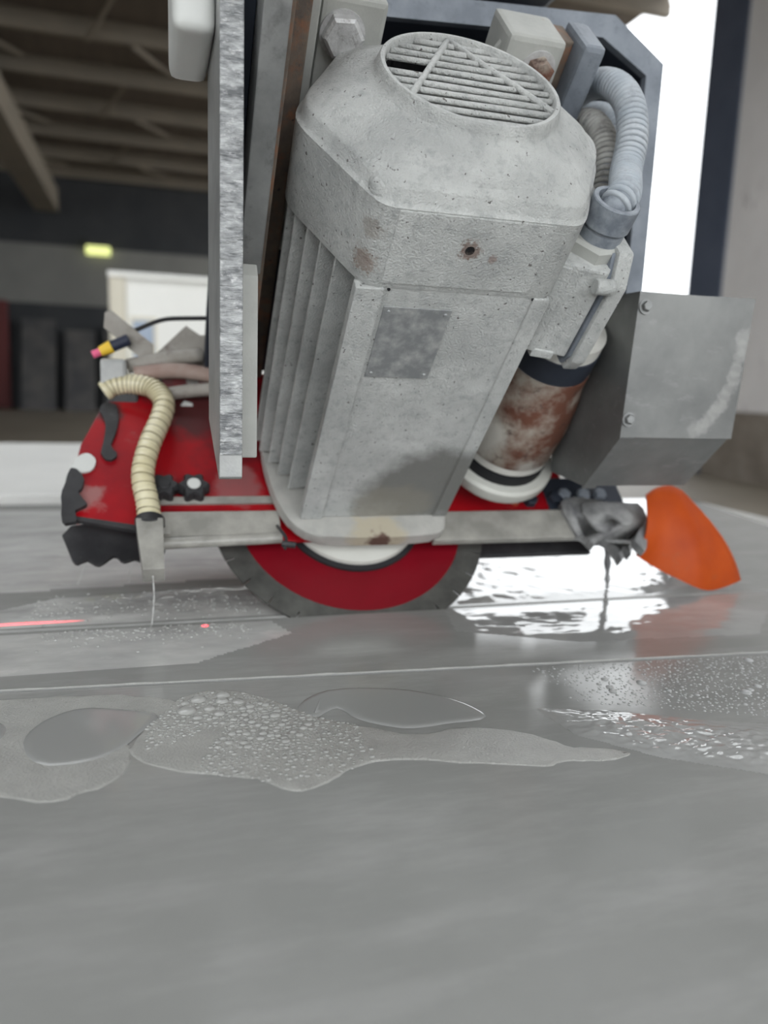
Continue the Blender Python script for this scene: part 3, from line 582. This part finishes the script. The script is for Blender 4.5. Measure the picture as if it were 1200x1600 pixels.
# clutter on top of the guard: arms, manifold, plugs
Y3 = 0.27
def wp(poly, y0, y1, name, m, bev=.001): return emit(name, prism(Wd, poly, y0, y1, bev, order='b'), m, gd)
wp([(-.331, .400), (-.322, .404), (-.262, .356), (-.262, .335), (-.281, .335), (-.333, .378)], .27, .278, 'bracket_plate', arm_m)
wp([(-.270, .332), (-.213, .388), (-.192, .373), (-.150, .38), (-.120, .36), (-.120, .318), (-.20, .316)], .285, .295, 'bracket_plate', arm_m)
emit('link_rod', tube(spline([(-.300, .26, .322), (-.25, .26, .334), (-.19, .26, .343)], 8), .011, 14), arm_m, gd, smooth=4)
emit('link_rod', tube(spline([(-.29, .25, .310), (-.22, .25, .318), (-.12, .25, .302)], 8), .012, 14), mat('reddish_arm', (.30, .20, .17), (.38, .30, .26), 25, .6), gd, smooth=4)
emit('link_rod', tube(spline([(-.25, .235, .282), (-.20, .235, .290), (-.12, .235, .296)], 8), .010, 14), arm_m, gd, smooth=4)
emit('manifold_block', box(Wd, -.338, -.300, .235, .285, .288, .332, .006), plate_m, gd)
emit('manifold_block', box(Wd, -.330, -.285, .24, .28, .255, .290, .004), black_m, gd)
emit('bracket_post', box(Wd, -.272, -.250, .25, .27, .25, .315, .003), black_m, gd)
emit('bracket_post', box(Wd, -.214, -.196, .27, .29, .25, .32, .003), arm_m, gd)
emit('sensor_bracket', box(Wd, -.168, -.152, .20, .24, .235, .325, .002), mat('pinkish_bracket', (.42, .33, .30), None, 9, .6), gd)
emit('bolt_head', hexhead((-.215, .246, .262), Vector((0, -1, 0)), .012, .01), plastic_m, gd)
p0, p1, p2, p3 = Vector((-.297, .262, .362)), Vector((-.322, .262, .350)), Vector((-.338, .262, .342)), Vector((-.349, .262, .337))
pg = emit('plug_grip', cyl(p0, p1, .0085, seg=16, bev=.001), navy_m, gd, smooth=radians(40))
emit('plug_sleeve', cyl(p1, p2, .0098, .0075, seg=16), yellow_m, pg, smooth=radians(40)); emit('plug_tip', cyl(p2, p3, .0058, seg=16), pink_m, pg, smooth=radians(40))
emit('cable', tube(spline([(-.29, .30, .377), (-.25, .30, .395), (-.21, .30, .400), (-.12, .30, .405)], 12), .0035, 8), wiring, gd)
emit('guard_end_block', box(T, 0.33, 0.47, 0.135, 0.212, 0.0, 0.0295, 0.004), dark_m, gd)
emit('inner_plate', box(T, 0.13, 0.41, 0.098, 0.128, -0.03, -0.022, 0.002), black_m, gd)
for a in (.36, .395, .425): emit('bolt_cluster', hexhead(T(a, .172, .0295), N, .011, .012, phase=a*9), rim_m, gd)
emit('bolt_cluster', hexhead(T(.30, .165, .027), N, .012, .012), dark_m, gd); emit('bolt_cluster', hexhead(T(.345, .168, .027), N, .012, .012), dark_m, gd)
emit('copper_plug', cyl(T(.275, .165, .027), T(.275, .165, .04), .007, seg=12), mat('copper', (.55, .20, .10), None, 4, .4, metal=.6), gd)
emit('tie_wire', tube(spline([T(-.103, .125, .034), T(-.101, .105, .05), T(-.096, .090, .052), T(-.099, .074, .05)], 14), .0022, 8), black_m, gd)
bm = cyl(T(-.102, .083, .050), T(-.084, .080, .050), .0045, seg=8); emit('wing_nut', bm, black_m, gd)

# ------------------------------------------------------------------ hose with nozzle block
hs = root('water_hose', 'cream spiral water hose bending down to a steel nozzle block', 'hose', T(-0.270, 0.045, 0.045))
hp = spline([T(-0.271, 0.118, 0.050), T(-0.273, 0.150, 0.052), T(-0.279, 0.195, 0.058), T(-0.270, 0.245, 0.062), T(-0.253, 0.300, 0.060), T(-0.249, 0.335, 0.055), T(-0.262, 0.365, 0.050), T(-0.290, 0.380, 0.045), T(-0.318, 0.380, 0.040), T(-0.334, 0.372, 0.034)], 300)
hp = resample(hp, 0.0015)
emit('hose_tube', tube(hp, lambda i, a: .0150*(1+.03*cos(2*pi*a/.0085)), 24), hose_m, hs, smooth=4)
per = round(.0085/.0015)
rings_bm = NB()
i = 4
while i < len(hp)-4:
    tt = (hp[i+2]-hp[i-2]).normalized(); tt = (tt + Vector((0.10, 0, 0.05))).normalized()
    emit('spiral_wire', revolve(hp[i], tt, [(-.0005, .0150), (-.0002, .0158), (.0004, .0158), (.0006, .0150)], 24), wire_m, hs)
    i += 9 if i < len(hp)*0.62 else 5
emit('hose_clamp', revolve(T(-.271, .112, .050), V, [(0, .0160), (.002, .019), (.014, .019), (.016, .016)], 24), black_m, hs, smooth=radians(40))
emit('nozzle_block', prism(T, [(-.287, .105), (-.288, .118), (-.254, .118), (-.254, .040), (-.280, .040)], .036, .066, .0015), mudbar_m, hs)
emit('nozzle_arm', box(T, -.262, -.245, .104, .118, .036, .050, .001), mudbar_m, hs)

# ------------------------------------------------------------------ orange splash flap and slurry lump
# curved rubber sheet
bm = NB(); rows_ = []
top = [(0.478, 0.05, 0.150), (0.500, 0.055, 0.160), (0.530, 0.06, 0.163), (0.555, 0.062, 0.155)]
bot = [(0.455, 0.030, 0.058), (0.510, 0.015, 0.028), (0.576, -0.003, 0.004), (0.655, 0.03, 0.012)]
nU, nVv = 14, 12
def lerp(a, b, t): return Vector(a).lerp(Vector(b), t)
tp = spline(top, nU); bt = spline(bot, nU); gridv = []
for j in range(nVv+1):
    s = j/nVv; row = []
    for i in range(nU+1):
        p = tp[i].lerp(bt[i], s); bulge = sin(pi*s)*0.012 + 0.006*sin(i*0.8+s*3)*s
        row.append(p + Vector((0.012*sin(pi*s)*(i/nU), -bulge, 0)))
    gridv.append(row)
F1 = [[bm.verts.new(p) for p in r] for r in gridv]; F2 = [[bm.verts.new(p+Vector((0.001, .004, .001))) for p in r] for r in gridv]
for j in range(nVv):
    for i in range(nU):
        bm.faces.new([F1[j][i], F1[j][i+1], F1[j+1][i+1], F1[j+1][i]]); bm.faces.new([F2[j][i], F2[j+1][i], F2[j+1][i+1], F2[j][i+1]])
for j in range(nVv):
    for i in (0, nU): bm.faces.new([F1[j][i], F1[j+1][i], F2[j+1][i], F2[j][i]])
for i in range(nU):
    for j in (0, nVv): bm.faces.new([F1[j][i], F1[j][i+1], F2[j][i+1], F2[j][i]])
emit('splash_flap', bm, orange_m, None, 'bright orange rubber splash flap bent onto the wet slab', 'flap', smooth=radians(60), base=(.57, 0, 0.004))
# slurry clotted on the bar end
clot = [(0.345, 0.150), (0.385, 0.158), (0.43, 0.150), (0.478, 0.145), (0.486, 0.105), (0.470, 0.080), (0.455, 0.056), (0.438, 0.078), (0.428, 0.048), (0.418, 0.066), (0.408, 0.040), (0.398, 0.070), (0.385, 0.078), (0.372, 0.070), (0.36, 0.085), (0.345, 0.090)]
emit('slurry_clot', prism(T, subdivide_poly(clot, 3, 0.0025, 21), 0.030, 0.046, 0.0015), mud_m, gd, smooth=4, label='grey slurry caked on the bar end')
clot2 = [(0.37, 0.135), (0.40, 0.146), (0.44, 0.138), (0.455, 0.115), (0.44, 0.098), (0.42, 0.102), (0.40, 0.088), (0.38, 0.10)]
emit('slurry_clot', prism(T, subdivide_poly(clot2, 3, 0.0025, 22), 0.045, 0.052, 0.0015), mud_m, gd, smooth=4)
bm = tube(spline([(0.412, .045, .08), (.414, .045, .05), (.416, .044, .02), (.417, .044, 0.004)], 20), lambda i, a: .006*(1-.6*i/20)+.001*sin(i), 8)
emit('slurry_drip', bm, mud_m, gd, smooth=4)

# ================================================================== water on the slab
def film(name, poly, z, h, m, label, cat, n=4, jit=0.002, seed=1, edge=0.004, kind=None):
    pts = subdivide_poly(poly, n, jit, seed); m_ = len(pts)
    area = sum(pts[i][0]*pts[(i+1) % m_][1]-pts[(i+1) % m_][0]*pts[i][1] for i in range(m_))
    sgn = 1 if area > 0 else -1
    def inset(d):
        out = []
        for i in range(m_):
            (x0, y0), (x1, y1) = pts[i-1], pts[(i+1) % m_]; dx, dy = x1-x0, y1-y0; L = hypot(dx, dy) or 1
            out.append((pts[i][0]-sgn*dy/L*d*1, pts[i][1]+sgn*dx/L*d))
        return out
    bm = NB(); R = [[bm.verts.new((x, y, z+hh)) for x, y in inset(d)] for d, hh in ((0, 0), (edge*.15, h*.55), (edge*.5, h*.9), (edge, h))]
    for a, b_ in zip(R[:-1], R[1:]):
        for i in range(m_): bm.faces.new([a[i], a[(i+1) % m_], b_[(i+1) % m_], b_[i]])
    f = bm.faces.new(R[-1]); bmesh.ops.triangulate(bm, faces=[f])
    cx = sum(p[0] for p in pts)/m_; cy = sum(p[1] for p in pts)/m_
    return emit(name, bm, m, None, label, cat, smooth=4, base=(cx, cy, z), kind=kind)
foamA = [(-.42, -.37), (-.351, -.409), (-.325, -.406), (-.298, -.388), (-.287, -.353), (-.291, -.316), (-.275, -.294), (-.250, -.250), (-.285, -.226), (-.354, -.212), (-.43, -.212), (-.47, -.25), (-.47, -.34)]
foamB = [(-.285, -.330), (-.287, -.35), (-.26, -.381), (-.216, -.402), (-.192, -.412), (-.175, -.431), (-.156, -.438), (-.133, -.426), (-.108, -.410), (-.074, -.407), (-.023, -.424), (.043, -.445), (.065, -.441), (.095, -.447), (.120, -.447), (.128, -.438), (.105, -.425), (.082, -.418), (.072, -.402), (.046, -.378), (.002, -.362), (-.043, -.365),
         (-.088, -.337), (-.115, -.318), (-.135, -.294), (-.171, -.249), (-.207, -.228), (-.243, -.240), (-.272, -.294)]
film('foam_film', foamA, ZN, 0.0007, film_m, 'milky foam film around the oval smooth puddle', 'foam', seed=3)
film('foam_film', foamB, ZN, 0.0009, film_m, 'long milky foam film with bubbles on the near slab', 'foam', seed=4, jit=.001)
film('slurry_puddle', [(-.375, -.297), (-.359, -.262), (-.332, -.247), (-.292, -.259), (-.265, -.278), (-.281, -.312), (-.293, -.334), (-.315, -.352), (-.343, -.357), (-.366, -.34)], ZN+.0006, 0.0014, puddle_m, 'oval smooth grey puddle inside the foam film', 'puddle', seed=5, jit=.0005, edge=.007)
film('slurry_puddle', [(-.45, -.275), (-.405, -.262), (-.392, -.285), (-.405, -.31), (-.45, -.32)], ZN+.0006, 0.0012, puddle_m, 'small smooth puddle left beside the oval puddle', 'puddle', seed=6, jit=.0005, edge=.006)
film('slurry_puddle', [(-.135, -.285), (-.10, -.252), (-.03, -.262), (.02, -.30), (.035, -.345), (-.01, -.352), (-.05, -.352), (-.085, -.325), (-.099, -.296), (-.125, -.312)], ZN+.0003, 0.0014, puddle_m, 'wide smooth puddle beside the foam film under the seam', 'puddle', seed=8, jit=.0005, edge=.008)
def inside(p, poly):
    x, y_ = p; r = False; m = len(poly)
    for i in range(m):
        (x1, y1), (x2, y2) = poly[i], poly[i-1]
        if (y1 > y_) != (y2 > y_) and x < (x2-x1)*(y_-y1)/(y2-y1)+x1: r = not r
    return r
def domes(name, items, m, label, cat, flat=0.6, seg=10, rings_=3):
    bm = NB()
    for x, y_, z, r in items:
        prev = None
        for j in range(rings_+1):
            ph = pi/2*j/rings_
            if j == rings_: ring = [bm.verts.new((x, y_, z+r*flat))]
            else: ring = [bm.verts.new((x+r*cos(ph)*cos(2*pi*k/seg), y_+r*cos(ph)*sin(2*pi*k/seg), z+r*flat*sin(ph))) for k in range(seg)]
            if prev:
                for k in range(seg):
                    if len(ring) == 1: bm.faces.new([prev[k], prev[(k+1) % seg], ring[0]])
                    else: bm.faces.new([prev[k], prev[(k+1) % seg], ring[(k+1) % seg], ring[k]])
            prev = ring
    return emit(name, bm, m, None, label, cat, smooth=4, kind='stuff')
items = []; rnd = random.Random(11)
for x, y_, r in ((-.239, -.273, .0095), (-.227, -.249, .0085), (-.203, -.243, .0075), (-.205, -.257, .007), (-.218, -.272, .006), (-.21, -.285, .006), (-.24, -.255, .005), (-.19, -.262, .006), (-.18, -.275, .005), (-.23, -.29, .005), (-.16, -.30, .0055)):
    items.append((x, y_, ZN+.0007, r))
tries = 0
while len(items) < 900 and tries < 60000:
    tries += 1
    x, y_ = rnd.uniform(-.275, -.09), rnd.uniform(-.42, -.23)
    if not inside((x, y_), foamB): continue
    if inside((x, y_), [(-.285, -.36), (-.20, -.30), (-.24, -.39), (-.285, -.39)]): continue
    dist = hypot((x+.185)/.07, (y_+.315)/.06)
    if rnd.random() > math.exp(-dist*dist*.6): continue
    r = rnd.choice((.0013, .0017, .0022, .003, .0038)) * (1.1 if dist < .8 else .7)
    if any(hypot(x-a, y_-b_) < (r+q)*0.86 for a, b_, _, q in items): continue
    items.append((x, y_, ZN+.0007, r))
domes('foam_bubbles', items, bubble_m, 'clustered bubbles in the milky foam', 'bubbles', 0.38)
items = []
for x, y_, r in ((.204, -.284, .0042), (.197, -.305, .0045), (.194, -.315, .0045), (.239, -.301, .006), (.335, -.348, .0065), (.361, -.336, .005), (.345, -.343, .0045), (.412, -.266, .006), (.19, -.295, .003)):
    items.append((x, y_, ZN, r))
tries = 0
while len(items) < 2200 and tries < 90000:
    tries += 1
    x, y_ = rnd.uniform(.10, .60), rnd.uniform(-.47, -.235)
    if y_ > seam(x)-.006: continue
    if y_ < -.335 - (x-.10)*0.42 + .02: continue
    if x < .13 + rnd.random()*.06: continue
    r = rnd.choice((.0008, .0011, .0014, .0019)) if rnd.random() < .985 else .003
    if any(abs(x-a) < (r+q)*1.1 and abs(y_-b_) < (r+q)*1.1 for a, b_, _, q in items[-2200:]): continue
    items.append((x, y_, ZN, r))
domes('water_drops', items, drop_m, 'beaded water drops on the smooth slab beside the seam', 'drops', 0.5, 8, 3)
# rippled sheets of running water
def ripple(name, poly, z, amp, scale, m, label, step=0.004, seed=0.0, stretch=(1, 1), rot=0.0):
    xs = [p[0] for p in poly]; ys = [p[1] for p in poly]; bm = NB(); g = {}
    nx = int((max(xs)-min(xs))/step)+1; ny = int((max(ys)-min(ys))/step)+1
    cx, cy = sum(xs)/len(xs), sum(ys)/len(ys)
    for i in range(nx+1):
        for j in range(ny+1):
            x, y_ = min(xs)+i*step, min(ys)+j*step
            if not inside((x, y_), poly): continue
            e = min(1.0, dist_edge((x, y_), poly)/0.03); xr = (x*cos(rot)-y_*sin(rot)); yr = (x*sin(rot)+y_*cos(rot))
            q = Vector((xr*scale*stretch[0], yr*scale*stretch[1], seed)); h = noise.noise(q)+0.5*noise.noise(q*2.1)+.25*noise.noise(q*4.3)
            g[(i, j)] = bm.verts.new((x, y_, z+e*(amp*1.6+amp*h)))
    for (i, j), v in g.items():
        if (i+1, j) in g and (i+1, j+1) in g and (i, j+1) in g: bm.faces.new([v, g[(i+1, j)], g[(i+1, j+1)], g[(i, j+1)]])
    return emit(name, bm, m, None, label, 'water', smooth=4, kind='stuff')
def dist_edge(p, poly):
    d = 9
    for i in range(len(poly)):
        a, b_ = Vector(poly[i-1]), Vector(poly[i]); q = Vector(p); e = b_-a; t_ = max(0, min(1, (q-a).dot(e)/e.length_squared)); d = min(d, (q-(a+e*t_)).length)
    return d
ripple('water_sheet', [(.15, .012), (.47, .012), (.62, .06), (.72, .30), (.68, .46), (.34, .48), (.22, .25)], 0.0, .0011, 42, water_m, 'choppy bright water running off the blade beyond the cut', seed=1.3)
ripple('water_sheet', [(.12, -.012), (.55, -.012), (.60, -.10), (.50, -.19), (.24, -.17), (.10, -.10)], 0.0, .00055, 45, water_m, 'rippled water on the strip in front of the cut beside the flap', seed=5.1, stretch=(.6, 1.2))
ripple('water_sheet', [(-.45, .012), (-.06, .012), (-.04, .10), (-.12, .17), (-.40, .14), (-.48, .08)], 0.0, .0008, 60, milkyglare_m, 'foamy churned water along the cut behind the nozzle block', seed=7.7)
ripple('water_sheet', [(-.46, -.012), (-.12, -.012), (-.10, -.07), (-.22, -.15), (-.46, -.15)], 0.0, .0004, 60, milkyglare_m, 'thin rippled water on the strip under the laser dot', seed=3.7)
ripple('water_sheet', [(.09, -.335), (.16, -.355), (.24, -.395), (.33, -.43), (.36, -.47), (.30, -.51), (.22, -.50), (.15, -.455), (.10, -.40)], ZN, .0016, 105, water_m, 'glinting rippled run-off on the near slab below the drops', step=.002, seed=9.1, stretch=(.8, 1.5), rot=.3)
ripple('water_sheet', [(-1.3, .18), (-.50, .17), (-.12, .21), (.12, .22), (.12, .60), (-.2, .90), (-1.3, .90)], 0.0, .0004, 26, milkyglare_m, 'milky water and painted pale reflection spread over the slab behind the rubber skirt', step=.01, seed=12.4)
# splash drops around the kerf
items = []
for _ in range(500):
    x = rnd.uniform(-.42, -.02); y_ = rnd.gauss(.075, .035)
    if y_ < .01: continue
    items.append((x, y_, .0012, rnd.choice((.001, .0014, .002, .0026))))
for _ in range(260):
    x = rnd.uniform(-.40, -.15); items.append((x, -.012-abs(rnd.gauss(0, .03)), .0006, rnd.choice((.001, .0015, .0022))))
domes('splash_foam', items, bubble_m, 'white splash beads thrown up beside the blade', 'foam', .5, 8, 3)
# thin falling streams from skirt and nozzle
for p, q, lab in (((-.36, .215, .050), (-.375, .205, .0015), 'thin water stream falling from the torn end of the rubber skirt'), ((-.300, .213, .055), (-.303, .21, .0015), 'thin water stream falling from the rubber skirt beside the nozzle block'), ((-.268, -.005, .068), (-.27, -.01, .0015), 'thin water stream falling from the nozzle block')):
    pth = spline([p, Vector(p).lerp(Vector(q), .5)+Vector((.002, 0, 0)), q], 16)
    emit('water_stream', tube(pth, lambda i, a: .0009+.0004*sin(i*1.7), 8), bubble_m, None, lab, 'water', smooth=4, base=q)
# raised slurry ridge along the seam
pth = [Vector((x/200.0, seam(x/200.0)+.001+.0012*noise.noise(Vector((x*.09, 3, 1))), .0002)) for x in range(-130, 100, 2)]
emit('slurry_ridge', tube(pth, lambda i, a: .0009*(1+.9*noise.noise(Vector((i*.37, 0, 5)))), 6), film_m, None, 'thin pale slurry ridge along the slab seam', 'slurry', smooth=4, kind='stuff')
